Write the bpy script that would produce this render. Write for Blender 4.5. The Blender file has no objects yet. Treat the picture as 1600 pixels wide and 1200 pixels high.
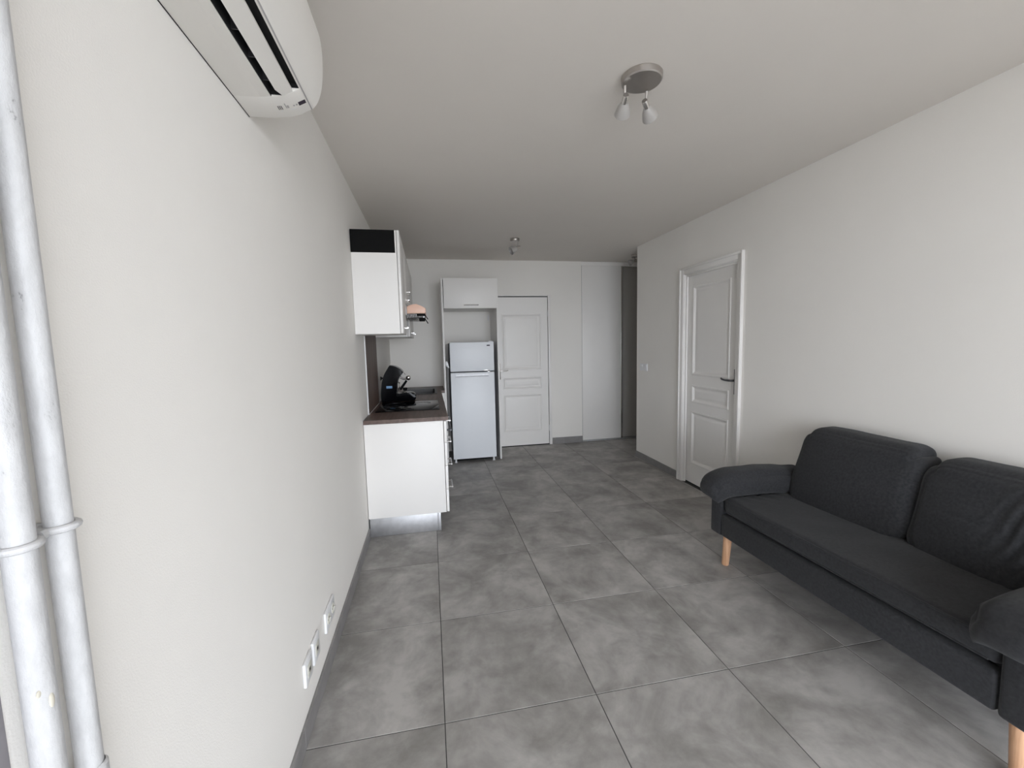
import bpy, bmesh, math, random
from mathutils import Vector, Matrix, noise
random.seed(4)
S = bpy.context.scene
COL = S.collection

# ------------------------------------------------------------------ camera
F_PX, YAW, PITCH, ROLL = 656.66, .1915, -.0952, -.0236
CAM = Vector((.4929, 0, 1.4055))
fw = Vector((math.sin(YAW)*math.cos(PITCH), math.cos(YAW)*math.cos(PITCH), math.sin(PITCH)))
rt = Vector((math.cos(YAW), -math.sin(YAW), 0)); up = rt.cross(fw)
r2 = rt*math.cos(ROLL)+up*math.sin(ROLL); u2 = up*math.cos(ROLL)-rt*math.sin(ROLL)
cd = bpy.data.cameras.new('camera'); cam = bpy.data.objects.new('camera', cd); COL.objects.link(cam)
cd.sensor_fit = 'HORIZONTAL'; cd.sensor_width = 36; cd.lens = F_PX/1600*36; cd.clip_start = .02
m = Matrix.Identity(4)
for i in range(3):
    m[i][0] = r2[i]; m[i][1] = u2[i]; m[i][2] = -fw[i]; m[i][3] = CAM[i]
cam.matrix_world = m
S.camera = cam

# ------------------------------------------------------------------ light
w = bpy.data.worlds.new('overcast_sky'); S.world = w; w.use_nodes = True
bg = w.node_tree.nodes['Background']
bg.inputs[0].default_value = (.905, .965, 1.06, 1); bg.inputs[1].default_value = 5.0
WIN = (.12, 2.80, 0.0, 2.34)      # x0 x1 z0 z1 of the balcony opening behind the camera
YF = -1.70                         # facade plane
ld = bpy.data.lights.new('window_portal', 'AREA'); lo = bpy.data.objects.new('window_portal', ld); COL.objects.link(lo)
ld.shape = 'RECTANGLE'; ld.size = WIN[1]-WIN[0]; ld.size_y = WIN[3]-WIN[2]; ld.cycles.is_portal = True
lo.location = ((WIN[0]+WIN[1])/2, YF-.1, (WIN[2]+WIN[3])/2)
lo.rotation_euler = Vector((0, 1, 0)).to_track_quat('-Z', 'Z').to_euler()
vs = S.view_settings
vs.view_transform = 'Standard'; vs.look = 'None'; vs.gamma = 1; vs.use_curve_mapping = False
vs.exposure = 1.14

# ------------------------------------------------------------------ materials
def newmat(name):
    mt = bpy.data.materials.new(name); mt.use_nodes = True
    nt = mt.node_tree; return mt, nt, nt.nodes['Principled BSDF']
def mat(name, col, rough=.5, metal=0, var=.03, scale=8, bump=0, bscale=200, coat=0, sheen=0, spec=.5):
    mt, nt, p = newmat(name)
    tc = nt.nodes.new('ShaderNodeTexCoord')
    n = nt.nodes.new('ShaderNodeTexNoise'); n.inputs['Scale'].default_value = scale; n.inputs['Detail'].default_value = 4
    nt.links.new(tc.outputs['Object'], n.inputs['Vector'])
    r = nt.nodes.new('ShaderNodeValToRGB')
    r.color_ramp.elements[0].position = .3; r.color_ramp.elements[1].position = .7
    r.color_ramp.elements[0].color = (*[c*(1-var) for c in col], 1)
    r.color_ramp.elements[1].color = (*[min(1, c*(1+var)) for c in col], 1)
    nt.links.new(n.outputs['Fac'], r.inputs['Fac']); nt.links.new(r.outputs['Color'], p.inputs['Base Color'])
    p.inputs['Roughness'].default_value = rough; p.inputs['Metallic'].default_value = metal
    p.inputs['Coat Weight'].default_value = coat; p.inputs['Specular IOR Level'].default_value = spec
    if sheen:
        p.inputs['Sheen Weight'].default_value = sheen; p.inputs['Sheen Roughness'].default_value = .5
    if bump:
        b = nt.nodes.new('ShaderNodeTexNoise'); b.inputs['Scale'].default_value = bscale; b.inputs['Detail'].default_value = 3
        nt.links.new(tc.outputs['Object'], b.inputs['Vector'])
        bp = nt.nodes.new('ShaderNodeBump'); bp.inputs['Strength'].default_value = bump; bp.inputs['Distance'].default_value = .002
        nt.links.new(b.outputs['Fac'], bp.inputs['Height']); nt.links.new(bp.outputs['Normal'], p.inputs['Normal'])
    return mt
def wood(name, dark, light, axis=1, rough=.5, scale=3, stretch=14):
    mt, nt, p = newmat(name)
    tc = nt.nodes.new('ShaderNodeTexCoord'); mp = nt.nodes.new('ShaderNodeMapping')
    sc = [stretch]*3; sc[axis] = 1; mp.inputs['Scale'].default_value = sc
    n = nt.nodes.new('ShaderNodeTexNoise'); n.inputs['Scale'].default_value = scale; n.inputs['Detail'].default_value = 7
    n.inputs['Distortion'].default_value = .6
    r = nt.nodes.new('ShaderNodeValToRGB')
    r.color_ramp.elements[0].position = .32; r.color_ramp.elements[1].position = .68
    r.color_ramp.elements[0].color = (*dark, 1); r.color_ramp.elements[1].color = (*light, 1)
    nt.links.new(tc.outputs['Object'], mp.inputs['Vector']); nt.links.new(mp.outputs['Vector'], n.inputs['Vector'])
    nt.links.new(n.outputs['Fac'], r.inputs['Fac']); nt.links.new(r.outputs['Color'], p.inputs['Base Color'])
    p.inputs['Roughness'].default_value = rough
    return mt
def tile_mat():
    mt, nt, p = newmat('grey_concrete_tile')
    N = nt.nodes.new; L = nt.links.new
    tc = N('ShaderNodeTexCoord'); oi = N('ShaderNodeObjectInfo')
    mul = N('ShaderNodeMath'); mul.operation = 'MULTIPLY'; mul.inputs[1].default_value = 60
    L(oi.outputs['Random'], mul.inputs[0])
    n1 = N('ShaderNodeTexNoise'); n1.noise_dimensions = '4D'; n1.inputs['Scale'].default_value = 3.2; n1.inputs['Detail'].default_value = 9
    n1.inputs['Roughness'].default_value = .62; n1.inputs['Distortion'].default_value = .45
    n2 = N('ShaderNodeTexNoise'); n2.noise_dimensions = '4D'; n2.inputs['Scale'].default_value = 14; n2.inputs['Detail'].default_value = 8
    n2.inputs['Distortion'].default_value = .8
    n3 = N('ShaderNodeTexNoise'); n3.inputs['Scale'].default_value = 420; n3.inputs['Detail'].default_value = 2
    for n in (n1, n2): L(tc.outputs['Object'], n.inputs['Vector']); L(mul.outputs[0], n.inputs['W'])
    L(tc.outputs['Object'], n3.inputs['Vector'])
    mx = N('ShaderNodeMix'); mx.data_type = 'FLOAT'; mx.inputs[0].default_value = .2
    L(n1.outputs['Fac'], mx.inputs[2]); L(n2.outputs['Fac'], mx.inputs[3])
    r = N('ShaderNodeValToRGB'); e = r.color_ramp.elements
    e[0].position = .39; e[0].color = (.238, .225, .210, 1); e[1].position = .605; e[1].color = (.465, .446, .424, 1)
    k = e.new(.5); k.color = (.344, .328, .310, 1)
    L(mx.outputs[0], r.inputs['Fac'])
    hs = N('ShaderNodeHueSaturation'); ma = N('ShaderNodeMapRange')
    ma.inputs['To Min'].default_value = .93; ma.inputs['To Max'].default_value = 1.06
    L(oi.outputs['Random'], ma.inputs['Value']); L(ma.outputs[0], hs.inputs['Value']); L(r.outputs['Color'], hs.inputs['Color'])
    L(hs.outputs['Color'], p.inputs['Base Color'])
    rr = N('ShaderNodeMapRange'); rr.inputs['To Min'].default_value = .42; rr.inputs['To Max'].default_value = .6
    L(n1.outputs['Fac'], rr.inputs['Value']); L(rr.outputs[0], p.inputs['Roughness'])
    bp = N('ShaderNodeBump'); bp.inputs['Strength'].default_value = .08; bp.inputs['Distance'].default_value = .001
    L(n3.outputs['Fac'], bp.inputs['Height']); L(bp.outputs['Normal'], p.inputs['Normal'])
    return mt
def pipe_mat():
    mt, nt, p = newmat('chipped_pipe_paint')
    N = nt.nodes.new; L = nt.links.new
    tc = N('ShaderNodeTexCoord')
    n = N('ShaderNodeTexNoise'); n.inputs['Scale'].default_value = 26; n.inputs['Detail'].default_value = 6; n.inputs['Roughness'].default_value = .7
    mp = N('ShaderNodeMapping'); mp.inputs['Scale'].default_value = (1.6, 1.6, .8)
    L(tc.outputs['Object'], mp.inputs['Vector']); L(mp.outputs['Vector'], n.inputs['Vector'])
    r = N('ShaderNodeValToRGB'); e = r.color_ramp.elements
    e[0].position = .27; e[0].color = (.16, .155, .155, 1); e[1].position = .345; e[1].color = (.53, .525, .525, 1)
    k = e.new(.60); k.color = (.61, .605, .605, 1)
    L(n.outputs['Fac'], r.inputs['Fac']); L(r.outputs['Color'], p.inputs['Base Color'])
    p.inputs['Roughness'].default_value = .42
    bp = N('ShaderNodeBump'); bp.inputs['Strength'].default_value = .6; bp.inputs['Distance'].default_value = .004
    L(n.outputs['Fac'], bp.inputs['Height']); L(bp.outputs['Normal'], p.inputs['Normal'])
    return mt
M = dict(
    wall=mat('white_wall_paint', (.90, .869, .820), .85, var=.015, scale=1.5, bump=.25, bscale=320),
    ceil=mat('white_ceiling_paint', (.835, .785, .728), .9, var=.015, scale=1.2, bump=.2, bscale=300),
    tile=tile_mat(), grout=mat('dark_grout', (.05, .048, .047), .9, var=.1, scale=60),
    skirt=mat('grey_skirting_tile', (.25, .24, .235), .5, var=.12, scale=9),
    skirtedge=mat('pale_skirting_joint', (.42, .40, .39), .7),
    white=mat('white_laminate', (.87, .845, .812), .42, var=.01, scale=3),
    door=mat('white_door_paint', (.875, .85, .815), .4, var=.012, scale=4, bump=.05, bscale=90),
    slide=mat('white_sliding_panel', (.86, .835, .80), .45, var=.012, scale=3),
    gap=mat('black_gap', (.012, .012, .013), .8),
    black=mat('black_gloss_plastic', (.003, .003, .004), .16, var=.1, spec=.16),
    blackm=mat('black_matt_plastic', (.004, .004, .004), .7, var=.1, spec=.15),
    glass=mat('black_ceramic_glass', (.006, .006, .007), .035, var=.05, spec=.3),
    alu=mat('brushed_aluminium', (.52, .52, .53), .52, metal=1, var=.08, scale=25),
    chrome=mat('satin_chrome', (.72, .70, .68), .22, metal=1, var=.03),
    nickel=mat('brushed_nickel', (.50, .47, .445), .38, metal=1, var=.05),
    dmetal=mat('dark_grey_metal', (.10, .10, .105), .4, metal=.7),
    work=wood('brown_wood_laminate', (.085, .052, .041), (.165, .107, .086), axis=1, rough=.45),
    splash=wood('brown_wood_panel', (.07, .040, .029), (.15, .092, .068), axis=2, rough=.5),
    hood=mat('peach_enamel_metal', (.86, .56, .43), .38, var=.04, scale=9),  # warm reflection on the steel hood, put into its base colour
    grille=mat('grey_filter_mesh', (.30, .29, .28), .45, metal=.6),
    fridge=mat('white_fridge_enamel', (.83, .85, .875), .42, var=.008, scale=5, coat=.05),
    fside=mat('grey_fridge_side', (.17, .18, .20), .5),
    fabric=mat('charcoal_navy_weave', (.0275, .0278, .0300), .92, var=.25, scale=90, bump=.5, bscale=700, sheen=.10, spec=.25),
    oak=wood('oak_leg_wood', (.50, .27, .15), (.72, .44, .27), axis=2, rough=.45, scale=5),
    ac=mat('ivory_plastic', (.88, .85, .80), .4, var=.008, scale=4),
    plastic=mat('white_plastic', (.84, .84, .84), .3, var=.006),
    cream=mat('cream_socket_insert', (.72, .70, .62), .35),
    frost=mat('frosted_glass_shade', (.46, .44, .42), .3, var=.02),
    pipe=pipe_mat(), sink=mat('dark_composite_sink', (.045, .042, .04), .4, var=.2, scale=120),
    blue=mat('blue_label_print', (.16, .33, .55), .4, var=.05),
    purple=mat('dark_purple_print', (.03, .02, .035), .5), grey=mat('grey_print', (.45, .43, .42), .6),
    concrete=mat('balcony_concrete', (.34, .33, .31), .85, var=.1, scale=5),
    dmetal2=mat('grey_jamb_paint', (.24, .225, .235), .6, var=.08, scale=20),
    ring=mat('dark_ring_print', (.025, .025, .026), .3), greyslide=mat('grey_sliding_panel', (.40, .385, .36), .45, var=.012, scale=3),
    frame=mat('white_window_frame', (.8, .8, .8), .4),
    bare=mat('cream_undercoat', (.72, .68, .58), .7),
)

M['glass'].node_tree.nodes['Principled BSDF'].inputs['IOR'].default_value = 1.28
# ------------------------------------------------------------------ helpers
W0 = {}
def world(o): return W0.get(o.name, Vector((0, 0, 0))) if o else Vector((0, 0, 0))
def obj(name, bm, mt, parent=None, smooth=False, ang=35):
    bmesh.ops.recalc_face_normals(bm, faces=bm.faces)
    vs_ = [v.co for v in bm.verts]
    lo_ = Vector([min(v[i] for v in vs_) for i in range(3)]); hi = Vector([max(v[i] for v in vs_) for i in range(3)])
    c = Vector(((lo_.x+hi.x)/2, (lo_.y+hi.y)/2, lo_.z))
    bmesh.ops.translate(bm, verts=bm.verts, vec=-c)
    if smooth:
        for f in bm.faces: f.smooth = True
        for e in bm.edges:
            if len(e.link_faces) == 2 and e.calc_face_angle(0) > math.radians(ang): e.smooth = False
    me = bpy.data.meshes.new(name); bm.to_mesh(me); bm.free()
    me.materials.append(M[mt] if isinstance(mt, str) else mt)
    o = bpy.data.objects.new(name, me); COL.objects.link(o)
    o.location = c-world(parent); o.parent = parent
    W0[o.name] = c
    return o
def tag(o, label=None, cat=None, group=None, kind=None):
    if label: o['label'] = label
    if cat: o['category'] = cat
    if group: o['group'] = group
    if kind: o['kind'] = kind
    return o
def thing(name, loc, label, cat=None, group=None, kind=None):
    o = bpy.data.objects.new(name, None); COL.objects.link(o); o.empty_display_size = .05
    o.location = loc; W0[o.name] = Vector(loc)
    return tag(o, label, cat, group, kind)
def add_box(bm, x0, x1, y0, y1, z0, z1, bev=0, seg=2):
    r = bmesh.ops.create_cube(bm, size=1)
    for v in r['verts']:
        v.co = Vector((x0+(v.co.x+.5)*(x1-x0), y0+(v.co.y+.5)*(y1-y0), z0+(v.co.z+.5)*(z1-z0)))
    if bev:
        es = list({e for v in r['verts'] for e in v.link_edges})
        bmesh.ops.bevel(bm, geom=es, offset=bev, segments=seg, profile=.5, affect='EDGES')
def box(name, mt, parent, x0, x1, y0, y1, z0, z1, bev=0, seg=2):
    bm = bmesh.new(); add_box(bm, x0, x1, y0, y1, z0, z1, bev, seg)
    return obj(name, bm, mt, parent, smooth=bev > 0)
def boxes(name, mt, parent, lst, bev=0):
    for b in lst: o = box(name, mt, parent, *b, bev)
    return o
def add_cyl(bm, p0, p1, r0, r1=None, seg=20, cap=True):
    p0 = Vector(p0); p1 = Vector(p1); r1 = r0 if r1 is None else r1
    q = Vector((0, 0, 1)).rotation_difference((p1-p0).normalized())
    A = []; B = []
    for i in range(seg):
        a = 2*math.pi*i/seg; d = q @ Vector((math.cos(a), math.sin(a), 0))
        A.append(bm.verts.new(p0+d*r0)); B.append(bm.verts.new(p1+d*r1))
    for i in range(seg): bm.faces.new((A[i], A[(i+1) % seg], B[(i+1) % seg], B[i]))
    if cap: bm.faces.new(A); bm.faces.new(B)
def cyl(name, mt, parent, p0, p1, r0, r1=None, seg=20):
    bm = bmesh.new(); add_cyl(bm, p0, p1, r0, r1, seg); return obj(name, bm, mt, parent, smooth=True)
def add_lathe(bm, base, axis, prof, seg=28):
    """prof: list of (radius, height) along axis from base"""
    base = Vector(base); q = Vector((0, 0, 1)).rotation_difference(Vector(axis).normalized())
    rings = []
    for r, h in prof:
        if r < 1e-6: rings.append([bm.verts.new(base+q @ Vector((0, 0, h)))])
        else: rings.append([bm.verts.new(base+q @ Vector((r*math.cos(2*math.pi*i/seg), r*math.sin(2*math.pi*i/seg), h))) for i in range(seg)])
    for a, b in zip(rings, rings[1:]):
        for i in range(seg):
            j = (i+1) % seg
            if len(a) == 1 and len(b) == 1: continue
            if len(a) == 1: bm.faces.new((a[0], b[j], b[i]))
            elif len(b) == 1: bm.faces.new((a[i], a[j], b[0]))
            else: bm.faces.new((a[i], a[j], b[j], b[i]))
def lathe(name, mt, parent, base, axis, prof, seg=28):
    bm = bmesh.new(); add_lathe(bm, base, axis, prof, seg); return obj(name, bm, mt, parent, smooth=True)
def add_tube(bm, pts, r, seg=10, closed=False):
    pts = [Vector(p) for p in pts]; n = len(pts); rings = []
    ref = Vector((0, 0, 1))
    for i, p in enumerate(pts):
        if closed: t = pts[(i+1) % n]-pts[i-1]
        else: t = pts[min(i+1, n-1)]-pts[max(i-1, 0)]
        t.normalize()
        a = t.cross(ref)
        if a.length < .05: a = t.cross(Vector((1, 0, 0)))
        a.normalize(); b = t.cross(a)
        rr = r[i] if isinstance(r, (list, tuple)) else r
        rings.append([bm.verts.new(p+a*rr*math.cos(2*math.pi*k/seg)+b*rr*math.sin(2*math.pi*k/seg)) for k in range(seg)])
    for i in range(n if closed else n-1):
        A = rings[i]; B = rings[(i+1) % n]
        for k in range(seg): bm.faces.new((A[k], A[(k+1) % seg], B[(k+1) % seg], B[k]))
    if not closed: bm.faces.new(rings[0]); bm.faces.new(rings[-1])
def tube(name, mt, parent, pts, r, seg=10, closed=False):
    bm = bmesh.new(); add_tube(bm, pts, r, seg, closed); return obj(name, bm, mt, parent, smooth=True)
def add_prism(bm, prof, a0, a1, axis='y'):
    """prof: 2D polygon; axis y: (x,z); axis x: (y,z); axis z: (x,y)"""
    def P(u, v, a): return {'y': (u, a, v), 'x': (a, u, v), 'z': (u, v, a)}[axis]
    A = [bm.verts.new(P(u, v, a0)) for u, v in prof]; B = [bm.verts.new(P(u, v, a1)) for u, v in prof]
    n = len(prof)
    for i in range(n): bm.faces.new((A[i], A[(i+1) % n], B[(i+1) % n], B[i]))
    fs = [bm.faces.new(A), bm.faces.new(B)]
    return A, B, fs
def prism(name, mt, parent, prof, a0, a1, axis='y', bev=0, seg=2):
    bm = bmesh.new(); A, B, fs = add_prism(bm, prof, a0, a1, axis)
    if bev:
        es = list({e for f in fs for e in f.edges})
        bmesh.ops.bevel(bm, geom=es, offset=bev, segments=seg, profile=.5, affect='EDGES')
    bm.normal_update(); bmesh.ops.triangulate(bm, faces=[f for f in bm.faces if len(f.verts) > 4], ngon_method="EAR_CLIP")
    return obj(name, bm, mt, parent, smooth=True)
def catmull(pts, n=6, closed=False):
    out = []; N = len(pts)
    rng = range(N if closed else N-1)
    for i in rng:
        g = (lambda k: pts[k % N]) if closed else (lambda k: pts[max(0, min(N-1, k))])
        p0, p1, p2, p3 = [Vector(g(i+k)) for k in (-1, 0, 1, 2)]
        for s in range(n):
            t = s/n
            out.append(.5*((2*p1)+(p2-p0)*t+(2*p0-5*p1+4*p2-p3)*t*t+(3*p1-p0-3*p2+p3)*t**3))
    if not closed: out.append(Vector(pts[-1]))
    return out

# ================================================================== SETTING
XR, YB, H, YC = 2.9255, 5.56, 2.50, 4.658
XH = 4.90          # end of the side passage
YS = .545          # where the left wall steps back behind the pipes
T = .6; XA = .4926; Y1 = 2.6708

# floor with single tiles
fl = tag(box('floor', 'grout', None, -.35, XH+.05, YF-.2, YB+.2, -.12, -.0015), kind='structure')
tm = {}
def tile_mesh(sx, sy):
    k = (round(sx, 3), round(sy, 3))
    if k not in tm:
        bm = bmesh.new(); add_box(bm, -sx/2, sx/2, -sy/2, sy/2, -.009, 0)
        top = [e for e in bm.edges if all(abs(v.co.z) < 1e-6 for v in e.verts)]
        bmesh.ops.bevel(bm, geom=top, offset=.0012, segments=1, affect='EDGES')
        me = bpy.data.meshes.new('tile'); bm.to_mesh(me); bm.free(); me.materials.append(M['tile']); tm[k] = me
    return tm[k]
G = .0016
def tiles(x0, x1, y0, y1):
    i0 = math.floor((x0-XA)/T); j0 = math.floor((y0-Y1)/T)
    for i in range(i0, math.ceil((x1-XA)/T)):
        for j in range(j0, math.ceil((y1-Y1)/T)):
            a = max(x0, XA+i*T); b = min(x1, XA+(i+1)*T); c = max(y0, Y1+j*T); d = min(y1, Y1+(j+1)*T)
            if b-a < .02 or d-c < .02: continue
            o = bpy.data.objects.new('tile', tile_mesh(b-a-2*G, d-c-2*G)); COL.objects.link(o)
            o.parent = fl; o.location = Vector(((a+b)/2, (c+d)/2, 0))-W0['floor']
tiles(0, XR, YF, YC); tiles(0, XH, YC, YB)

tag(box('ceiling', 'ceil', None, -.35, XH+.05, YF-.2, YB+.2, H, H+.12), kind='structure')
tag(box('wall_left', 'wall', None, -.30, 0, YS, YB+.2, 0, H), kind='structure')
tag(box('wall_left_recess', 'wall', None, -.35, -.30, YF-.2, YB+.2, 0, H), kind='structure')
# back wall with the door recess
DBX0, DBX1, DBZ = 1.345, 2.088, 2.035
tag(prism('wall_back', 'wall', None, [(-.3, 0), (DBX0, 0), (DBX0, DBZ), (DBX1, DBZ), (DBX1, 0), (2.572, 0), (2.572, H), (-.3, H)], YB, YB+.10, 'y'), kind='structure')
tag(box('wall_behind', 'wall', None, -.3, XH, YB+.10, YB+.15, 0, H), kind='structure')
# right wall with the door opening
DY0, DY1, DZ = 2.985, 3.715, 2.03
tag(prism('wall_right', 'wall', None, [(YF-.2, 0), (DY0, 0), (DY0, DZ), (DY1, DZ), (DY1, 0), (YC, 0), (YC, H), (YF-.2, H)], XR, XR+.12, 'x'), kind='structure')
tag(box('wall_closet', 'wall', None, XR+.12, XR+.16, DY0-.1, DY1+.1, 0, H), kind='structure')
tag(box('wall_passage', 'wall', None, XR+.12, XH, YC-.1, YC, 0, H), kind='structure')
tag(box('wall_passage_end', 'wall', None, XH, XH+.05, YC-.1, YB+.15, 0, H), kind='structure')
# facade behind the camera with the wide balcony opening
x0, x1, z0, z1 = WIN
tag(prism('wall_front', 'wall', None, [(-.3, 0), (x0, 0), (x0, z1), (x1, z1), (x1, 0), (XR, 0), (XR, H), (-.3, H)], YF-.2, YF, 'y'), kind='structure')
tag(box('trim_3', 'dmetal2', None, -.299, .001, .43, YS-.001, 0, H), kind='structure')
win = thing('window_1', ((x0+x1)/2, YF-.1, z0), 'white framed balcony opening behind the photographer', kind='structure')
boxes('window_frame', 'frame', win, [(x0, x0+.05, YF-.14, YF-.07, z0, z1), (x1-.05, x1, YF-.14, YF-.07, z0, z1), (x0+.05, x1-.05, YF-.14, YF-.07, z1-.05, z1), (x0+.05, x1-.05, YF-.14, YF-.07, z0, z0+.03)])
tag(box('balcony_floor', 'concrete', None, -1.5, 4.5, YF-2.4, YF-.2, -.15, -.02), kind='structure')  # unseen slab outside, added to block light from below

tag(box('balcony_ceiling', 'concrete', None, -1.5, 4.5, YF-1.7, YF-.2, 2.46, 2.62), kind='structure')  # invented overhang, added to cut the steep sky light
tag(box('ground', 'concrete', None, -60, 60, -90, YF-.2, -6.3, -6.0), kind='structure')  # unseen plane, added to dim the light from below the horizon
# skirting tiles
def skirting(name, run, axis, face, sgn, h=.075, offs=0.):
    """row of single skirting tiles along a wall"""
    root = thing(name, (face if axis == 'y' else (run[0]+run[1])/2, (run[0]+run[1])/2 if axis == 'y' else face, 0), 'grey tile skirting', kind='structure')
    org = Y1 if axis == 'y' else XA
    k = math.floor((run[0]-org)/T)
    while org+k*T < run[1]:
        a = max(run[0], org+k*T)+.0012; b = min(run[1], org+(k+1)*T)-.0012; k += 1
        if b-a < .01: continue
        f0, f1 = sorted((face, face+sgn*.011))
        if axis == 'y': o = box('skirting_tile', 'skirt', root, f0, f1, a, b, .001, h, .0015, 1)
        else: o = box('skirting_tile', 'skirt', root, a, b, f0, f1, .001, h, .0015, 1)
    f0, f1 = sorted((face, face+sgn*.009))
    if axis == 'y': box('skirting_joint', 'skirtedge', root, f0, f1, run[0], run[1], 0, h-.002)
    else: box('skirting_joint', 'skirtedge', root, run[0], run[1], f0, f1, 0, h-.002)
    return root
skirting('baseboard_left', (YS, 3.135), 'y', 0, 1)
skirting('baseboard_right', (3.775, YC), 'y', XR, -1)
skirting('baseboard_right_front', (YF, 2.925), 'y', XR, -1)
skirting('baseboard_back', (2.128, 2.568), 'x', YB, -1, h=.088)

# ------------------------------------------------------------------ panelled doors
def loft_panel(name, mt, parent, u0, u1, z0, z1, prof, put):
    """concentric moulding: prof = (inset, depth out of the door face)"""
    bm = bmesh.new(); rings = []
    for ins, d in prof:
        rings.append([bm.verts.new(put(u, z, d)) for u, z in ((u0+ins, z0+ins), (u1-ins, z0+ins), (u1-ins, z1-ins), (u0+ins, z1-ins))])
    for a, b in zip(rings, rings[1:]):
        for i in range(4): bm.faces.new((a[i], a[(i+1) % 4], b[(i+1) % 4], b[i]))
    bm.faces.new(rings[-1]); bm.faces.new(rings[0])
    return obj(name, bm, mt, parent, smooth=True, ang=20)
def panel_leaf(root, u0, u1, zt, panels, pu0, pu1, put, bx, prof):
    bm = bmesh.new()
    zs = sorted(panels)
    bm.free()
    box('stile', 'door', root, *bx(u0, pu0, .012, zt)); box('stile', 'door', root, *bx(pu1, u1, .012, zt))
    e = [.012]+[z for p in zs for z in p]+[zt]
    for i in range(0, len(e), 2): box('rail', 'door', root, *bx(pu0, pu1, e[i], e[i+1]))
    for a, b in zs: loft_panel('panel', 'door', root, pu0, pu1, a, b, prof, put)
PROF = [(0, -.03), (0, .0), (.004, .006), (.012, .0065), (.020, .001), (.030, -.008), (.042, -.0095), (.060, -.004), (.066, -.0035)]

# door in the right wall (faces -x)
d1 = thing('door_1', (XR, (DY0+DY1)/2, 0), 'white three-panel door in the right wall behind the sofa arm', kind='structure')
XL = 2.955
panel_leaf(d1, DY0+.012, DY1-.014, DZ-.012, [(.205, .72), (.805, .975), (1.07, 1.905)], 3.105, 3.615,
           lambda u, z, d: (XL-d, u, z), lambda a, b, c, d: (XL, XL+.036, a, b, c, d), PROF)
def casing_x(name, y0, y1, z0, z1): return [(XR-.016, XR, y0, y1, z0, z1)]
boxes('casing', 'door', d1, [(XR-.014, XR, DY1-.004, DY1+.058, 0, DZ+.060), (XR-.014, XR, DY0-.058, DY0+.004, 0, DZ+.060), (XR-.014, XR, DY0+.004, DY1-.004, DZ-.004, DZ+.060)], .003)
boxes('casing_bead', 'door', d1, [(XR-.026, XR-.014, DY1+.036, DY1+.058, 0, DZ+.060), (XR-.026, XR-.014, DY0-.058, DY0-.036, 0, DZ+.060), (XR-.026, XR-.014, DY0-.036, DY1+.036, DZ+.038, DZ+.060)], .005)
boxes('jamb', 'door', d1, [(XR-.006, XR+.12, DY1-.012, DY1+.0, 0, DZ), (XR-.006, XR+.12, DY0, DY0+.010, 0, DZ), (XR-.006, XR+.12, DY0+.010, DY1-.012, DZ-.010, DZ)], .001)
boxes('stop', 'door', d1, [(XL-.022, XL-.004, DY1-.030, DY1-.012, 0, DZ-.01), (XL-.022, XL-.004, DY0+.010, DY0+.022, 0, DZ-.01), (XL-.022, XL-.004, DY0+.022, DY1-.030, DZ-.028, DZ-.01)], .002)
box('gap', 'gap', d1, XL+.002, XL+.034, DY0+.012, DY1-.014, .0, .011)
hd = box('handle', 'dmetal', d1, XL-.006, XL, 3.018, 3.044, .945, 1.155, .003)
tube('lever', 'dmetal', hd, [(XL-.006, 3.031, 1.062), (XL-.030, 3.031, 1.062), (XL-.042, 3.036, 1.062), (XL-.046, 3.05, 1.062), (XL-.046, 3.10, 1.062), (XL-.045, 3.135, 1.066), (XL-.044, 3.150, 1.074)], [.009, .009, .009, .009, .008, .008, .007], 12)

# door in the back wall (faces -y)
d2 = thing('door_2', ((DBX0+DBX1)/2, YB, 0), 'white three-panel door in the back wall beside the fridge column', kind='structure')
YL = YB+.004
panel_leaf(d2, DBX0+.004, DBX1-.006, DBZ-.012, [(.205, .717), (.792, .955), (1.052, 1.80)], 1.446, 1.992,
           lambda u, z, d: (u, YL-d, z), lambda a, b, c, d: (a, b, YL, YL+.036, c, d), PROF)
boxes('frame', 'door', d2, [(DBX1, DBX1+.036, YB-.008, YB+.1, 0, DBZ+.014), (DBX0-.03, DBX0, YB-.008, YB+.1, 0, DBZ+.014), (DBX0, DBX1, YB-.008, YB+.1, DBZ, DBZ+.014)], .002)
box('gap', 'gap', d2, DBX0, DBX1, YB+.006, YB+.05, .0, .011)
box('gap', 'gap', d2, DBX0+.002, DBX1-.001, YB+.008, YB+.045, DBZ-.012, DBZ-.001)
for z in (.235, 1.80): cyl('hinge', 'plastic', d2, (DBX1-.002, YB-.010, z-.04), (DBX1-.002, YB-.010, z+.04), .007, seg=10)
hd = box('handle', 'chrome', d2, 1.388, 1.420, YL-.007, YL, .93, 1.145, .003)
tube('lever', 'chrome', hd, [(1.404, YL-.006, 1.047), (1.404, YL-.035, 1.047), (1.412, YL-.044, 1.047), (1.44, YL-.046, 1.046), (1.49, YL-.045, 1.046), (1.515, YL-.044, 1.054)], [.009, .009, .009, .009, .008, .007], 12)

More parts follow.
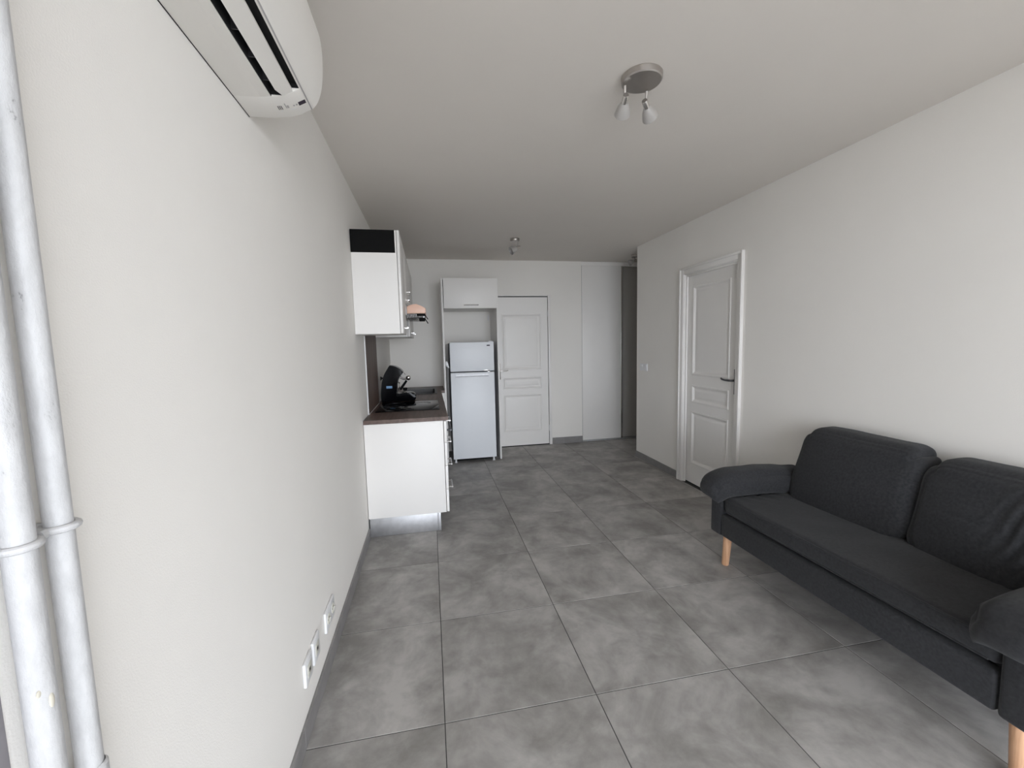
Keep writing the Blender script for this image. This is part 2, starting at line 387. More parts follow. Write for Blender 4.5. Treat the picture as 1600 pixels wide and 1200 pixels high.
# sliding wardrobe panels of the passage
d3 = thing('door_3', (2.87, YB+.02, 0), 'white sliding wardrobe panel at the passage', kind='structure')
box('sliding_panel', 'slide', d3, 2.580, 3.175, YB+.012, YB+.035, .018, 2.445, .002)
boxes('panel_edge', 'chrome', d3, [(3.160, 3.182, YB+.008, YB+.039, .016, 2.445)], .002)
box('gap', 'gap', d3, 2.5722, 2.580, YB+.014, YB+.09, 0, 2.445)
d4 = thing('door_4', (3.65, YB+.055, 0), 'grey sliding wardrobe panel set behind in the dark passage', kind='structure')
box('sliding_panel', 'greyslide', d4, 3.12, XH-.002, YB+.048, YB+.071, .018, 2.445, .002)  # grey carries the shade of the passage on this panel
tr = thing('trim_1', (3.3, YB, 2.44), 'white top rail of the sliding wardrobe', kind='structure')
boxes('rail', 'slide', tr, [(2.573, XH-.001, YB-.006, YB+.085, 2.445, 2.475), (2.573, XH-.001, YB+.002, YB+.085, 2.475, 2.4995)], .003)
tb = thing('trim_2', (3.3, YB, 0), 'floor track of the sliding wardrobe', kind='structure')
box('track', 'alu', tb, 2.58, XH-.002, YB+.006, YB+.08, .0005, .012, .002)

# ================================================================== KITCHEN
KY0, KY1, KY2, KY3 = 3.14, 3.50, 4.10, 5.0
FX0, FX1 = .575, .594
def bar_handle(parent, x, y0, y1, z, proj=.030, r=.0055, mt='chrome'):
    h = tube('handle', mt, parent, [(x+proj, y0, z), (x+proj, y1, z)], r, 10)
    for y in (y0+.012, y1-.012): cyl('post', mt, h, (x, y, z), (x+proj, y, z), r*.9, seg=10)
    return h
cab = thing('base_cabinet', (.29, (KY0+KY1)/2, 0), 'white four-drawer base cabinet at the near end of the kitchen run', 'cabinet', 'base cabinets under the worktop')
box('end_panel', 'white', cab, .004, .571, KY0, KY0+.018, .142, .847, .001)
box('body', 'white', cab, .004, .571, KY0+.0185, KY1-.001, .142, .846)
zz = [.144, .320, .502, .681, .845]
for a, b in zip(zz, zz[1:]):
    d = box('drawer_front', 'white', cab, FX0, FX1, KY0+.001, KY1-.002, a+.0015, b-.0015, .0012)
    bar_handle(d, FX1, KY0+.09, KY1-.09, b-.016, .032)
box('plinth_end', 'alu', cab, .010, .503, KY0+.004, KY0+.018, .001, .1415, .001)
box('plinth_front', 'alu', cab, .503, .527, KY0+.002, KY1, .001, .1415, .002)

ov = thing('built_in_oven', (.29, (KY1+KY2)/2, 0), 'white built-in oven below the black hob', 'oven')
box('body', 'white', ov, .01, .571, KY1, KY2, .142, .846)
box('control_panel', 'plastic', ov, FX0, FX1+.004, KY1+.003, KY2-.003, .742, .845, .002)
for k in range(5): lathe('knob', 'plastic' if k % 2 else 'alu', ov, (FX1+.004, KY1+.09+k*.105, .792), (1, 0, 0), [(.0, 0), (.020, 0), (.020, .006), (.016, .008), (.014, .024), (0, .024)], 18)
dr = box('oven_door', 'plastic', ov, FX0, FX1+.014, KY1+.003, KY2-.003, .262, .736, .003)
box('glass', 'glass', dr, FX1+.0142, FX1+.017, KY1+.06, KY2-.06, .33, .64, .001)
bar_handle(dr, FX1+.014, KY1+.05, KY2-.05, .690, .035, .008, 'dmetal')
box('drawer_front', 'white', ov, FX0, FX1, KY1+.002, KY2-.002, .146, .258, .001)
box('plinth_front', 'alu', ov, .503, .527, KY1, KY2, .001, .1415, .002)

sc = thing('base_cabinet', (.29, (KY2+YB)/2, 0), 'white base cabinet under the dark sink by the fridge column', 'cabinet', 'base cabinets under the worktop')
boxes('carcass_panel', 'white', sc, [(.004, .571, KY2, KY2+.018, .142, .846), (.004, .571, YB-.02, YB-.003, .142, .846), (.004, .571, KY2+.018, YB-.02, .142, .16), (.004, .016, KY2+.018, YB-.02, .16, .846)])
ym = (KY2+KY3)/2
for a, b, s in ((KY2, ym, 1), (ym, KY3-.01, -1)):
    d = box('door', 'white', sc, FX0, FX1, a+.002, b-.002, .146, .842, .0012)
    yy = b-.06 if s > 0 else a+.06
    h = tube('handle', 'chrome', d, [(FX1+.03, yy, .62), (FX1+.03, yy, .80)], .0055, 10)
    for z in (.635, .785): cyl('post', 'chrome', h, (FX1, yy, z), (FX1+.03, yy, z), .005, seg=10)
box('filler', 'white', sc, .5715, .6495, KY3+.002, YB-.004, .142, .846)
box('plinth_front', 'alu', sc, .503, .527, KY2, YB-.003, .001, .1415, .002)

# worktop (cut out for the sink)
WT, WB = .877, .8485
SX0, SX1, SY0, SY1 = .155, .560, 4.66, 5.45
wt = bmesh.new()
for b in ((.0025, .609, KY0-.006, SY0+.012, WB, WT), (.0025, SX0+.012, SY0+.012, SY1-.012, WB, WT), (SX1-.012, .609, SY0+.012, SY1-.012, WB, WT), (.0025, .609, SY1-.012, YB-.002, WB, WT), (.609, .650, KY3+.002, YB-.002, WB, WT)):
    add_box(wt, *b)
bmesh.ops.remove_doubles(wt, verts=wt.verts, dist=1e-5)
tag(obj('worktop', wt, 'work', None), 'brown wood-look worktop with hob, coffee machine and sink', 'worktop')
box('edge_seal', 'plastic', bpy.data.objects['worktop'], .0005, .0024, KY0-.004, 3.42, WB, WT+.003)

sk = thing('kitchen_sink', ((SX0+SX1)/2, (SY0+SY1)/2, WT), 'dark inset sink at the far end of the worktop', 'sink')
bm = bmesh.new(); rings = []
def rr(x0, x1, y0, y1, z, r, n=5):
    out = []
    for cx, cy, a0 in ((x1-r, y1-r, 0), (x0+r, y1-r, 90), (x0+r, y0+r, 180), (x1-r, y0+r, 270)):
        for k in range(n+1):
            a = math.radians(a0+90*k/n); out.append((cx+r*math.cos(a), cy+r*math.sin(a), z))
    return out
for ins, z, r in ((0, WT+.0005, .02), (.002, WT+.006, .02), (.022, WT+.007, .02), (.026, WT+.003, .02), (.030, WT-.15, .03), (.06, WT-.165, .05)):
    rings.append([bm.verts.new(p) for p in rr(SX0+ins, SX1-ins, SY0+ins, SY1-ins*3-(.13 if ins > .023 else 0), z, r)])
for a, b in zip(rings, rings[1:]):
    for i in range(len(a)): bm.faces.new((a[i], a[(i+1) % len(a)], b[(i+1) % len(a)], b[i]))
bm.faces.new(rings[-1])
obj('basin', bm, 'sink', sk, smooth=True)
lathe('drain', 'chrome', sk, ((SX0+SX1)/2, SY0+.30, WT-.1648), (0, 0, 1), [(0, .001), (.03, .001), (.04, .003), (.042, 0)], 20)

hb = thing('ceramic_hob', (.30, 3.79, WT), 'black glass hob set in the worktop', 'hob')
box('glass_plate', 'glass', hb, .042, .556, 3.505, 4.085, WT+.0005, WT+.006, .002)
for cx, cy, r in ((.17, 3.65, .075), (.17, 3.93, .09), (.41, 3.65, .09), (.41, 3.93, .075)):
    lathe('cooking_ring', 'ring', hb, (cx, cy, WT+.0061), (0, 0, 1), [(r, 0), (r, .0003), (r-.002, .0003), (r-.002, 0)], 40)

bp = thing('backsplash_panel', (.007, 3.76, WT), 'brown wood-look splash panel on the wall behind the hob', 'panel')
box('board', 'splash', bp, .001, .008, 3.425, 4.11, WT+.002, 1.64)
box('edge_strip', 'plastic', bp, .001, .0085, 3.419, 3.4245, WT+.002, 1.493)
box('base_seal', 'plastic', bp, .0081, .0105, 3.425, 4.11, WT+.0005, WT+.005)

# wall cupboards
UZ0, UZ1, UD = 1.495, 2.195, .300
GRP = 'wall cupboards above the worktop'
u = thing('wall_cupboard', (.15, 3.26, UZ0), 'white wall cupboard with a black top section at the near end', 'cupboard', GRP)
boxes('carcass_panel', 'white', u, [(.002, UD, 3.04, 3.058, UZ0, 2.043), (.002, UD, 3.462, 3.48, UZ0, UZ1), (.002, UD, 3.058, 3.462, UZ0, UZ0+.018), (.002, .012, 3.058, 3.462, UZ0+.018, UZ1-.018), (.002, UD, 3.058, 3.462, UZ1-.018, UZ1)])
box('black_end_panel', 'blackm', u, .002, UD-.010, 3.0402, 3.0575, 2.0435, UZ1-.0005)
box('edge_strip', 'white', u, UD-.0098, UD, 3.0402, 3.0575, 2.0435, UZ1-.001)
d = box('door', 'white', u, UD+.003, UD+.021, 3.041, 3.479, UZ0+.001, UZ1, .0012)
bar_handle(d, UD+.021, 3.17, 3.35, UZ0+.045, .026, .005)
u = thing('wall_cupboard', (.15, 3.79, 1.75), 'short white wall cupboard above the extractor hood', 'cupboard', GRP)
box('body', 'white', u, .002, UD, 3.481, 4.099, 1.748, UZ1)
d = box('door', 'white', u, UD+.003, UD+.021, 3.482, 4.098, 1.83, UZ1, .0012)
bar_handle(d, UD+.021, 3.72, 3.88, 1.862, .026, .005)
d = box('lower_flap', 'white', u, UD+.003, UD+.021, 3.482, 4.098, 1.75, 1.827, .0012)
bar_handle(d, UD+.021, 3.52, 3.66, 1.775, .026, .005)
u = thing('wall_cupboard', (.15, 4.56, UZ0), 'white two-door wall cupboard beyond the extractor hood', 'cupboard', GRP)
box('body', 'white', u, .002, UD, 4.101, 5.03, UZ0, UZ1)
for a, b in ((4.102, 4.565), (4.568, 5.029)):
    d = box('door', 'white', u, UD+.003, UD+.021, a, b, UZ0+.001, UZ1, .0012)
    bar_handle(d, UD+.021, (a+b)/2-.06, (a+b)/2+.10, UZ0+.04, .028, .005)

# extractor hood
hd = thing('extractor_hood', (.24, 3.79, 1.62), 'peach-toned extractor hood with dark filter below the short cupboard', 'hood')
prism('canopy', 'hood', hd, [(.33, 1.6655), (.462, 1.6655), (.475, 1.672), (.477, 1.704), (.45, 1.722), (.405, 1.741), (.37, 1.738), (.33, 1.722)], 3.483, 4.097, 'y', .004)
box('housing', 'grille', hd, .003, .329, 3.483, 4.097, 1.655, 1.746, .002)
for k in range(11):
    x = .325+k*.012
    prism('filter_slat', 'grille', hd, [(x, 1.664), (x+.005, 1.664), (x+.011, 1.634), (x+.006, 1.634)], 3.492, 4.09, 'y')
box('filter_tray', 'blackm', hd, .318, .47, 3.50, 4.09, 1.6645, 1.6653)
box('control_slider', 'blackm', hd, .405, .470, 3.486, 3.60, 1.646, 1.6642, .002)
box('lamp_cover', 'blackm', hd, .420, .470, 3.50, 3.66, 1.612, 1.632, .003)
boxes('lamp_bracket', 'alu', hd, [(.455, .466, 3.505, 3.65, 1.632, 1.6642)], .001)
for zo in (0, .032):
    prism('flap_arm', 'blackm', hd, [(.462, 1.662-zo), (.468, 1.664-zo), (.494, 1.620-zo), (.489, 1.616-zo)], 3.488, 3.496+zo, 'y')

# fridge column and fridge
fc = thing('fridge_column', (.983, 5.28, 0), 'tall white open column cabinet built around the fridge', 'cabinet')
box('side_panel', 'white', fc, .651, .672, KY3, YB-.002, 0.0, 2.180, .0012)
box('side_panel', 'white', fc, 1.296, 1.316, KY3, YB-.002, 0.0, 2.180, .0012)
boxes('top_panel', 'white', fc, [(.6725, 1.2955, KY3+.002, YB-.002, 2.160, 2.178), (.6725, 1.2955, KY3+.002, YB-.002, 1.836, 1.854), (.6725, 1.2955, YB-.012, YB-.002, 1.854, 2.160)])
d = box('flap_door', 'white', fc, .678, 1.2945, KY3-.019, KY3, 1.832, 2.178, .0012)
h = tube('handle', 'chrome', d, [(.905, KY3-.047, 1.868), (1.078, KY3-.047, 1.868)], .0058, 10)
for x in (.917, 1.066): cyl('post', 'chrome', h, (x, KY3-.047, 1.868), (x, KY3-.019, 1.868), .005, seg=10)

fr = thing('refrigerator', (.982, 5.22, 0), 'white two-door fridge freezer standing inside the open column', 'refrigerator')
RX0, RX1 = .724, 1.243
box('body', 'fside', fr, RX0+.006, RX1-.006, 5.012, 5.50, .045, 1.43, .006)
fd = box('freezer_door', 'fridge', fr, RX0, RX1, 4.948, 5.008, 1.094, 1.437, .007, 3)
box('handle_strip', 'chrome', fd, RX0+.39, RX0+.46, 4.9465, 4.9485, 1.098, 1.106, .0005)
box('badge', 'purple', fd, RX0+.434, RX0+.472, 4.9462, 4.9482, 1.388, 1.402, .001)
ld_ = box('fridge_door', 'fridge', fr, RX0, RX1, 4.948, 5.008, .046, 1.082, .007, 3)
prism('grip_recess', 'alu', ld_, [(4.9475, 1.030), (4.9455, 1.034), (4.9475, 1.058)], RX0+.06, RX1-.07, 'x')
box('door_gap', 'gap', fr, RX0+.004, RX1-.004, 4.966, 5.008, 1.0822, 1.0938)
box('hinge_cap', 'plastic', fr, RX1-.06, RX1-.012, 4.955, 5.01, 1.4375, 1.447, .002)
box('hinge_plate', 'chrome', fr, RX1-.085, RX1-.045, 4.944, 4.966, 1.0825, 1.0885, .001)
box('hinge_pin', 'blackm', fr, RX1-.042, RX1-.030, 4.944, 4.958, 1.0825, 1.0915, .001)
for x in (RX0+.03, RX1-.03):
    for y in (4.985, 5.45): lathe('foot', 'plastic', fr, (x, y, 0), (0, 0, 1), [(0, 0), (.017, 0), (.018, .006), (.010, .012), (.010, .0455), (0, .0455)], 14)
box('kick_plate', 'blackm', fr, RX0+.05, RX1-.05, 5.02, 5.03, .012, .0448)

cl = thing('plug_adapter', (.697, 5.03, 1.13), 'small white plastic plug wedged between the fridge and the column side', 'plug')
prism('casing', 'plastic', cl, [(.6735, 1.17), (.6735, 1.215), (.690, 1.218), (.700, 1.205), (.706, 1.165), (.716, 1.145), (.712, 1.135), (.690, 1.150)], 5.005, 5.035, 'y', .003)
tube('cable', 'plastic', cl, [(.700, 5.02, 1.14), (.699, 5.06, 1.10), (.698, 5.15, .9), (.698, 5.25, .5)], .003, 8)
br = thing('wall_bracket', (1.272, 5.553, 1.71), 'tiny white bracket on the wall in the niche above the fridge', 'bracket')
box('plate', 'plastic', br, 1.262, 1.282, 5.545, YB-.0005, 1.715, 1.785, .003)
box('clip', 'plastic', br, 1.264, 1.280, 5.535, 5.5448, 1.735, 1.765, .003)

# coffee machine
cm = thing('coffee_machine', (.18, 4.21, WT), 'black arched capsule coffee machine with chrome lever behind the hob', 'coffee machine')
def cpx(cx, cz): return (.022+(cx-165)/1700, WT+.0005+(790-cz)/1700)
outer = catmull([cpx(*p) for p in [(175, 790), (166, 700), (172, 590), (192, 460), (236, 330), (322, 192)]], 5)
head = catmull([cpx(*p) for p in [(322, 192), (400, 208), (480, 252), (530, 310)]], 5)[1:]
inner = catmull([cpx(*p) for p in [(505, 345), (450, 430), (425, 540), (412, 660), (408, 790)]], 5)
prof = [tuple(p) for p in outer+head+inner]
prism('body', 'black', cm, prof, 4.135, 4.275, 'y', .012, 3)
basep = [tuple(p) for p in catmull([cpx(*p) for p in [(400, 662), (560, 650), (660, 650), (712, 690), (716, 745), (690, 785)]], 4)]+[cpx(400, 788)]
prism('drip_base', 'black', cm, basep, 4.140, 4.270, 'y', .008, 2)
x_, z_ = cpx(520, 640); lathe('drip_grille', 'chrome', cm, (x_, 4.20, z_-.004), (0, 0, 1), [(0, .012), (.022, .010), (.030, .004), (.032, 0)], 24)
P3 = lambda a, b, y: (cpx(a, b)[0], y, cpx(a, b)[1])
tube('lever', 'chrome', cm, [P3(475, 395, 4.175), P3(520, 420, 4.172), P3(570, 425, 4.170), P3(605, 415, 4.17)], [.010, .009, .010, .012], 12)
lathe('lever_knob', 'chrome', cm, P3(608, 445, 4.17), (0, 0, 1), [(0, -.002), (.014, .003), (.022, .014), (.024, .024), (.020, .036), (.010, .043), (0, .045)], 20)
tube('spout_arm', 'blackm', cm, [P3(575, 455, 4.19), P3(520, 530, 4.19), P3(465, 600, 4.19)], [.010, .012, .012], 12)
tube('spout_bracket', 'chrome', cm, [P3(430, 470, 4.18), P3(460, 480, 4.18), P3(458, 560, 4.18), P3(440, 610, 4.18)], .006, 10)
tube('head_trim', 'chrome', cm, [P3(500, 280, 4.15), P3(540, 315, 4.15), P3(565, 352, 4.15)], .003, 8)
lathe('nozzle', 'blackm', cm, P3(545, 620, 4.19), (0, 0, 1), [(0, 0), (.016, 0), (.022, .02), (.018, .03), (0, .03)], 16)
a, b = cpx(196, 420)
prism('tank_catch', 'blackm', cm, [(a-.018, b+.028), (a-.018, b-.012), (a-.004, b+.004), (a+.012, b+.002), (a+.014, b+.016), (a-.002, b+.016)], 4.16, 4.20, 'y')
a, b = cpx(258, 565); c_, d_ = cpx(350, 525)
box('label', 'blue', cm, a, c_, 4.1343, 4.1349, b, d_)

# ================================================================== AIR CONDITIONER
ac = thing('air_conditioner', (.10, 1.02, 2.09), 'ivory wall-mounted air conditioner high on the left wall', 'air conditioner')
AY0, AY1, SE = .68, 1.433, 1.322
BP = [(.002, 2.090), (.07, 2.092), (.11, 2.097), (.142, 2.107), (.175, 2.124)]
def zb(x):
    for (a, b), (c, d) in zip(BP, BP[1:]):
        if x <= c: return b+(d-b)*(x-a)/(c-a)
    return 2.124
S1, S2, S3, S4 = .0955, .115, .1525, .1695
frontp = [tuple(p) for p in catmull([(.1755, 2.1245), (.190, 2.143), (.200, 2.166), (.208, 2.20), (.2125, 2.25), (.2125, 2.30), (.206, 2.345), (.190, 2.368), (.176, 2.376)], 4)]
prism('end_block', 'ac', ac, BP+[(.175, 2.374), (.002, 2.374)], SE, AY1-.002, 'y', .002)
bm = bmesh.new()
add_prism(bm, [(.002, 2.090), (.07, 2.092), (S1, zb(S1)), (S1, 2.15), (S4, 2.155), (S4, zb(S4)), (.175, 2.124), (.175, 2.374), (.002, 2.374)], AY0, SE, 'y')
bm.normal_update(); bmesh.ops.triangulate(bm, faces=[f for f in bm.faces if len(f.verts) > 4], ngon_method="EAR_CLIP")
obj('housing', bm, 'ac', ac)
prism('front_panel', 'ac', ac, frontp, AY0, AY1, 'y', .003, 3)
box('outlet_liner', 'gap', ac, S1+.0003, S4-.0003, AY0+.004, SE-.001, 2.135, 2.1495)  # black boxes put the shade inside the outlet slots into colour
box('outlet_side', 'gap', ac, S1+.0003, S1+.002, AY0+.004, SE-.001, 2.0965, 2.1348)
box('outlet_side', 'gap', ac, S4-.002, S4-.0003, AY0+.004, SE-.001, 2.1225, 2.1348)
box('outlet_end', 'gap', ac, S1+.0021, .127, SE-.003, SE-.0003, 2.1005, 2.1348)
box('outlet_end', 'gap', ac, .1275, S4-.0021, SE-.003, SE-.0003, 2.1225, 2.1348)
prism('seam', 'grey', ac, [(.1738, 2.1226), (.1752, 2.1234), (.1765, 2.1250), (.1755, 2.1262), (.174, 2.125)], AY0+.002, AY1-.004, 'y')
lv = [(S2, zb(S2)), (S2+.02, zb(S2+.02)-.001), (S3, zb(S3)), (S3-.001, zb(S3)+.007), (S2+.02, zb(S2+.02)+.010), (S2+.002, zb(S2)+.006)]
bm = bmesh.new(); A, B, fs = add_prism(bm, lv, AY0+.006, 1.294, 'y')
C_ = [bm.verts.new((min(v.co.x+(.012 if v.co.x < S2+.01 else 0), S3), 1.3215, v.co.z)) for v in B]
bm.faces.remove(fs[1])
for q in range(len(B)): bm.faces.new((B[q], B[(q+1) % len(B)], C_[(q+1) % len(B)], C_[q]))
bm.faces.new(C_)
obj('louver', bm, 'ac', ac, smooth=True)
for k in range(7): box('vane', 'dmetal', ac, S1+.0022, S2-.001, .72+k*.09, .723+k*.09, 2.103, 2.1345)
def mark(name, mt, x0, x1, y0, y1, h=.0006):
    bm = bmesh.new(); v = []
    for x, y in ((x0, y0), (x1, y0), (x1, y1), (x0, y1)): v.append(bm.verts.new((x, y, zb(x)-.0002)))
    w_ = [bm.verts.new(q.co-Vector((0, 0, h))) for q in v]
    bm.faces.new(v); bm.faces.new(w_)
    for i in range(4): bm.faces.new((v[i], v[(i+1) % 4], w_[(i+1) % 4], w_[i]))
    return obj(name, bm, mt, ac)
for k in range(3): mark('printed_bar', 'purple', .096+k*.0045, .0980+k*.0045, 1.369, 1.387)
mark('receiver_window', 'purple', .151, .170, 1.372, 1.388)
mark('printed_icon', 'grey', .1165, .1185, 1.360, 1.383); mark('printed_icon', 'grey', .1195, .1245, 1.372, 1.384)
for k in range(2): mark('indicator_lamp', 'grey', .1365+k*.0075, .1405+k*.0075, 1.376, 1.382)
mark('label_strip', 'plastic', .100, .141, 1.3935, 1.3955)
box('back_plate', 'gap', ac, .0004, .0018, AY0+.01, AY1-.004, 2.0885, 2.37)

# ================================================================== PIPES
PX, PR = .030, .0148
for nm, yc, lab in (('heating_pipe', .606, 'white painted heating pipe nearer the room, right of the pair'), ('heating_pipe', .553, 'white painted heating pipe with chipped paint, left of the pair')):
    p = thing(nm, (PX, yc, 0), lab, 'pipe', 'heating pipes at the left wall')
    cyl('pipe', 'pipe', p, (PX, yc, 0), (PX, yc, H-.0005), PR-(.001 if yc > .58 else 0), seg=28)
    bm = bmesh.new()
    add_tube(bm, [(PX+.0165*math.cos(a), yc+.0165*math.sin(a), 1.192) for a in [2*math.pi*k/28 for k in range(28)]], .0048, 10, True)
    cl_ = obj('clamp_ring', bm, 'pipe', p, smooth=True)
    tube('clamp_stem', 'pipe', cl_, [(.0005, yc, 1.192), (PX-.014, yc, 1.192)], .006, 10)
    if yc > .58: tube('clamp_link', 'pipe', cl_, [(PX, .5775, 1.1915), (PX, .5855, 1.1915)], .0060, 10)
    lathe('joint_sleeve', 'pipe', p, (PX, yc, .835 if yc > .58 else .70), (0, 0, 1), [(PR, 0), (PR+.003, .004), (PR+.003, .026), (PR, .030)], 24)
    if yc < .58:
        for z, a, w_, h_ in ((1.005, -.25, .006, .018), (1.02, -.9, .006, .009)):
            c = Vector((PX+.0148*math.cos(a), yc+.0148*math.sin(a), z)); bm = bmesh.new()
            bmesh.ops.create_icosphere(bm, subdivisions=2, radius=1)
            for v in bm.verts: v.co = c+Vector((v.co.x*w_*.25, v.co.y*w_*.6, v.co.z*h_*.5))
            obj('paint_chip', bm, 'bare', p, smooth=True)

# ================================================================== SOCKETS, SWITCH
def plate_left(y0, y1, z0, z1, n, label, style):
    t = thing('wall_socket', (0, (y0+y1)/2, z0), label, 'socket', 'socket plates on the left wall')
    box('plate', 'plastic', t, .0005, .012, y0, y1, z0, z1, .004, 3)
    wd = (y1-y0)/n
    for k in range(n):
        cy = y0+wd*(k+.5); cz = (z0+z1)/2
        if style == 'round':
            pl = lathe('insert', 'cream', t, (.0122, cy, cz), (1, 0, 0), [(0, .0), (.019, .0), (.0205, .0025), (.0225, .0025), (.0225, 0)], 26)
            for s in (-1, 1): cyl('hole', 'gap', pl, (.0123, cy+s*.0095, cz), (.0130, cy+s*.0095, cz), .0028, seg=10)
            cyl('earth_pin', 'chrome', pl, (.0123, cy, cz+.010), (.024, cy, cz+.010), .0024, seg=10)
        else:
            pl = box('insert', 'cream', t, .0122, .0138, cy-.022, cy+.022, cz-.022, cz+.022, .0006)
            box('port', 'gap', pl, .0139, .0144, cy-.008, cy+.008, cz-.008, cz+.006)
plate_left(1.518, 1.604, .190, .280, 1, 'white single socket plate lowest on the left wall, nearest the camera', 'sq')
plate_left(1.626, 1.712, .190, .282, 1, 'white single socket plate in the middle of the three', 'sq')
plate_left(1.822, 1.978, .182, .272, 2, 'white double socket plate with two round outlets', 'round')
sw = thing('light_switch', (XR, 4.482, 1.06), 'white double rocker switch plate on the right wall', 'switch')
box('plate', 'plastic', sw, XR-.011, XR-.0005, 4.398, 4.566, 1.060, 1.143, .004, 3)
for cy in (4.440, 4.524):
    prism('rocker', 'plastic', sw, [(XR-.0112, 1.072), (XR-.0112, 1.131), (XR-.018, 1.131), (XR-.0125, 1.101), (XR-.014, 1.072)], cy-.028, cy+.028, 'y', .0008)

# ================================================================== CEILING LAMPS
def spot(parent, p0, p1, dirv, s=1., stem=.006):
    """stem from the base to a joint, chrome barrel and frosted bell shade"""
    tube('stem', 'nickel', parent, [p0, p1], stem, 10)
    d = Vector(dirv).normalized(); p1 = Vector(p1)
    hd_ = lathe('lamp_holder', 'chrome', parent, p1-d*.03*s, d, [(0, 0), (.014*s, 0), (.016*s, .004*s), (.016*s, .046*s), (.0, .046*s)], 20)
    lathe('lamp_shade', 'frost', parent, p1+d*.012*s, d, [(.014*s, 0), (.022*s, .012*s), (.032*s, .032*s), (.040*s, .060*s), (.043*s, .075*s), (.041*s, .075*s), (.030*s, .034*s), (.012*s, .002*s)], 24)
L1 = thing('ceiling_lamp', (1.405, 1.715, H), 'round ceiling spotlight base with two arms above the room', 'lamp', 'ceiling spotlights')
lathe('base', 'nickel', L1, (1.405, 1.715, H-.0005), (0, 0, -1), [(0, 0), (.082, 0), (.084, .003), (.082, .022), (.078, .026), (0, .027)], 40)
spot(L1, (1.345, 1.745, H-.026), (1.352, 1.76, H-.075), (.25, .9, -.35), .8)
spot(L1, (1.455, 1.765, H-.026), (1.465, 1.79, H-.070), (.6, .6, -.35), .8)
L2 = thing('ceiling_lamp', (1.417, 4.42, H), 'small ceiling spotlight with one frosted shade near the kitchen', 'lamp', 'ceiling spotlights')
lathe('base', 'nickel', L2, (1.417, 4.42, H-.0005), (0, 0, -1), [(0, 0), (.046, 0), (.047, .002), (.046, .024), (.043, .028), (0, .029)], 32)
spot(L2, (1.440, 4.405, H-.028), (1.442, 4.402, H-.098), (-.85, -.15, -.42), 1.0, .0055)
L3 = thing('ceiling_lamp', (3.12, 5.09, H), 'small ceiling spotlight half hidden in the side passage', 'lamp', 'ceiling spotlights')
lathe('base', 'nickel', L3, (3.12, 5.09, H-.0005), (0, 0, -1), [(0, 0), (.046, 0), (.047, .002), (.046, .024), (.043, .028), (0, .029)], 32)
spot(L3, (3.12, 5.09, H-.028), (3.12, 5.09, H-.075), (-.85, .1, -.3), .9, .0055)

# ================================================================== SOFA
so = thing('sofa', (2.55, 1.55, 0), 'dark charcoal navy fabric two-seat sofa with oak legs', 'sofa')
SXF = 2.200; SYA, SYB = .815, 2.290
def soft(name, c, half, rad, bulge=(0, 0, 0), n=18, warp=None, wr=0., wscale=6., parent=so, mt='fabric', seed=0, R2=0):
    """rounded cushion: box with radius, bulging faces, optional warp and creases"""
    bm = bmesh.new()
    bmesh.ops.create_cube(bm, size=2)
    bmesh.ops.subdivide_edges(bm, edges=bm.edges[:], cuts=n, use_grid_fill=True)
    c = Vector(c); h = Vector(half)
    for v in bm.verts:
        u = v.co.copy()
        # spread samples towards the edges a little
        s = Vector([math.sin(t*math.pi/2)*.35+t*.65 for t in u])
        p = Vector((s.x*h.x, s.y*h.y, s.z*h.z))
        q = Vector([max(-(h[i]-rad), min(h[i]-rad, p[i])) for i in range(3)])
        d = p-q
        if d.length > 1e-9: p = q+d.normalized()*min(rad, d.length if d.length < rad else rad)
        if R2:
            dy = p.y-max(-(h.y-R2), min(h.y-R2, p.y)); dz = p.z-max(-(h.z-R2), min(h.z-R2, p.z))
            if dy and dz:
                k = max(abs(dy), abs(dz))/math.hypot(dy, dz); p.y += dy*(k-1); p.z += dz*(k-1)
        nn = (p-q).normalized() if (p-q).length > 1e-9 else Vector((0, 0, 0))
        b = Vector((bulge[0]*(1-s.y**2)*(1-s.z**2)*u.x, bulge[1]*(1-s.x**2)*(1-s.z**2)*u.y, bulge[2]*(1-s.x**2)*(1-s.y**2)*u.z))
        p = p+b
        if wr:
            k = Vector((p.x*wscale, p.y*wscale, p.z*wscale))+Vector((seed*3.7, seed*1.3, 0))
            p += nn*wr*noise.noise(k)
        if warp: p = warp(p, s)
        v.co = c+p
    return obj(name, bm, mt, parent, smooth=True, ang=80)
# frame
box('front_rail', 'fabric', so, SXF, SXF+.05, SYA+.102, SYB-.098, .205, .340, .012, 3)
boxes('seat_base', 'fabric', so, [(SXF+.05, 2.86, SYA+.10, SYB-.10, .215, .352)], .006)
soft('back_frame', (2.862, (SYA+SYB)/2, .45), (.042, (SYB-SYA)/2-.03, .245), .03, n=8)
# legs
def leg(x, y, dx, dy):
    lathe('leg', 'oak', so, (x+dx, y+dy, 0.0), (-dx, -dy, .206), [(0, 0), (.0185, 0), (.021, .004), (.0255, .205), (0, .205)], 24)
for x, y, dx, dy in ((2.262, 2.205, -.008, .010), (2.262, .885, -.008, -.010), (2.82, 2.205, .01, .01), (2.82, .885, .01, -.01)): leg(x, y, dx, dy)
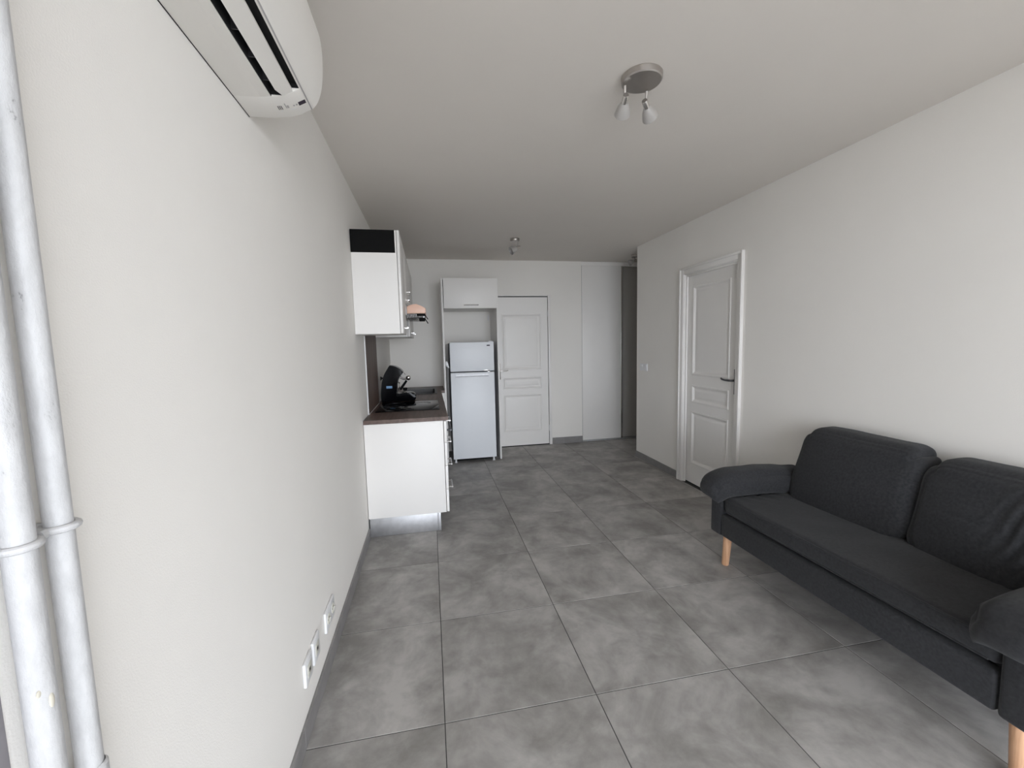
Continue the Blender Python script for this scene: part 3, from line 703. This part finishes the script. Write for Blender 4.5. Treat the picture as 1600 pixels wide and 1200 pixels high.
# arms
for side, y0, y1 in ((1, SYB-.097, SYB), (-1, SYA, SYA+.097)):
    a = box('arm', 'fabric', so, SXF-.002, 2.87, y0, y1, .200, .475, .016, 3)
    yc = (y0+y1)/2
    def warp(p, s, side=side):
        t = max(0, (-s.x-.55)/.45)           # front end droops
        p.z -= .032*t*t
        in_ = max(0, -side*s.y)              # inner side hangs lower over the seat
        p.z -= .028*in_*in_*(1 if p.z < .02 else .35)
        p.z += .010*math.sin((s.x+1)*2.2)
        return p
    pad = soft('arm_pad', (2.475, yc-side*.012, .525), (.352, .098, .062), .058, (.01, .008, .014), 22, warp, .006, 9, parent=so, seed=side)
    # stitched seam around the pad
    pts = [(2.475+.345*cx, yc-side*.012+.092*cy, .478) for cx, cy in ((-1, -1), (-1, 1))]
# seat cushion
def seat_warp(p, s):
    e = max(0, abs(s.y)-.72)/.28
    if p.z > 0:
        p.z += .006*e*math.sin(p.x*70+p.y*30)*(1-abs(s.x))
    if p.z > 0: p.z -= .012*(1-s.x*s.x)*(1-s.y*s.y)*.5
    return p
cu = soft('seat_cushion', (2.452, (SYA+SYB)/2, .402), (.245, (SYB-SYA)/2-.100, .046), .024, (.006, 0, .012), 40, seat_warp, .005, 7, seed=2)
ysa, ysb = SYA+.108, SYB-.108
for zz_ in (.438, .366):
    tube('piping', 'fabric', cu, [(2.2065+(.004 if zz_ > .4 else 0), y, zz_) for y in [ysa+.02+(ysb-ysa-.04)*k/20 for k in range(21)]], .004, 8)
# back cushions
def back_warp(crease):
    def f(p, s):
        if s.x < 0:
            g = max(abs(s.y), abs(s.z))
            p.x += .005*math.exp(-((g-.88)/.025)**2)                    # stitched edge seam
            if crease:
                p.x += .007*math.exp(-((s.z-.08)/.03)**2)*math.exp(-((s.y-.15)/.4)**2)
                a = math.exp(-((s.y+.42)/.36)**2)
                ph = p.y*120+p.z*52+4*noise.noise(Vector((p.y*7, p.z*6, 1.3)))
                b = .5+.5*noise.noise(Vector((p.y*11, p.z*4, 5.1)))
                p.x += a*.016*b*math.sin(ph)*(1-s.z**4)
        p.x += p.z*.30                        # lean back
        return p
    return f
for k, (y0, y1) in enumerate(((1.498, 2.150), (.895, 1.502))):
    soft('back_cushion', (2.735, (y0+y1)/2, .635-.012*k), (.085, (y1-y0)/2, .232-.006*k), .055, (.035, .004, .008), 64 if k else 40, back_warp(k == 1), .005, 6, seed=4+k, R2=.105)
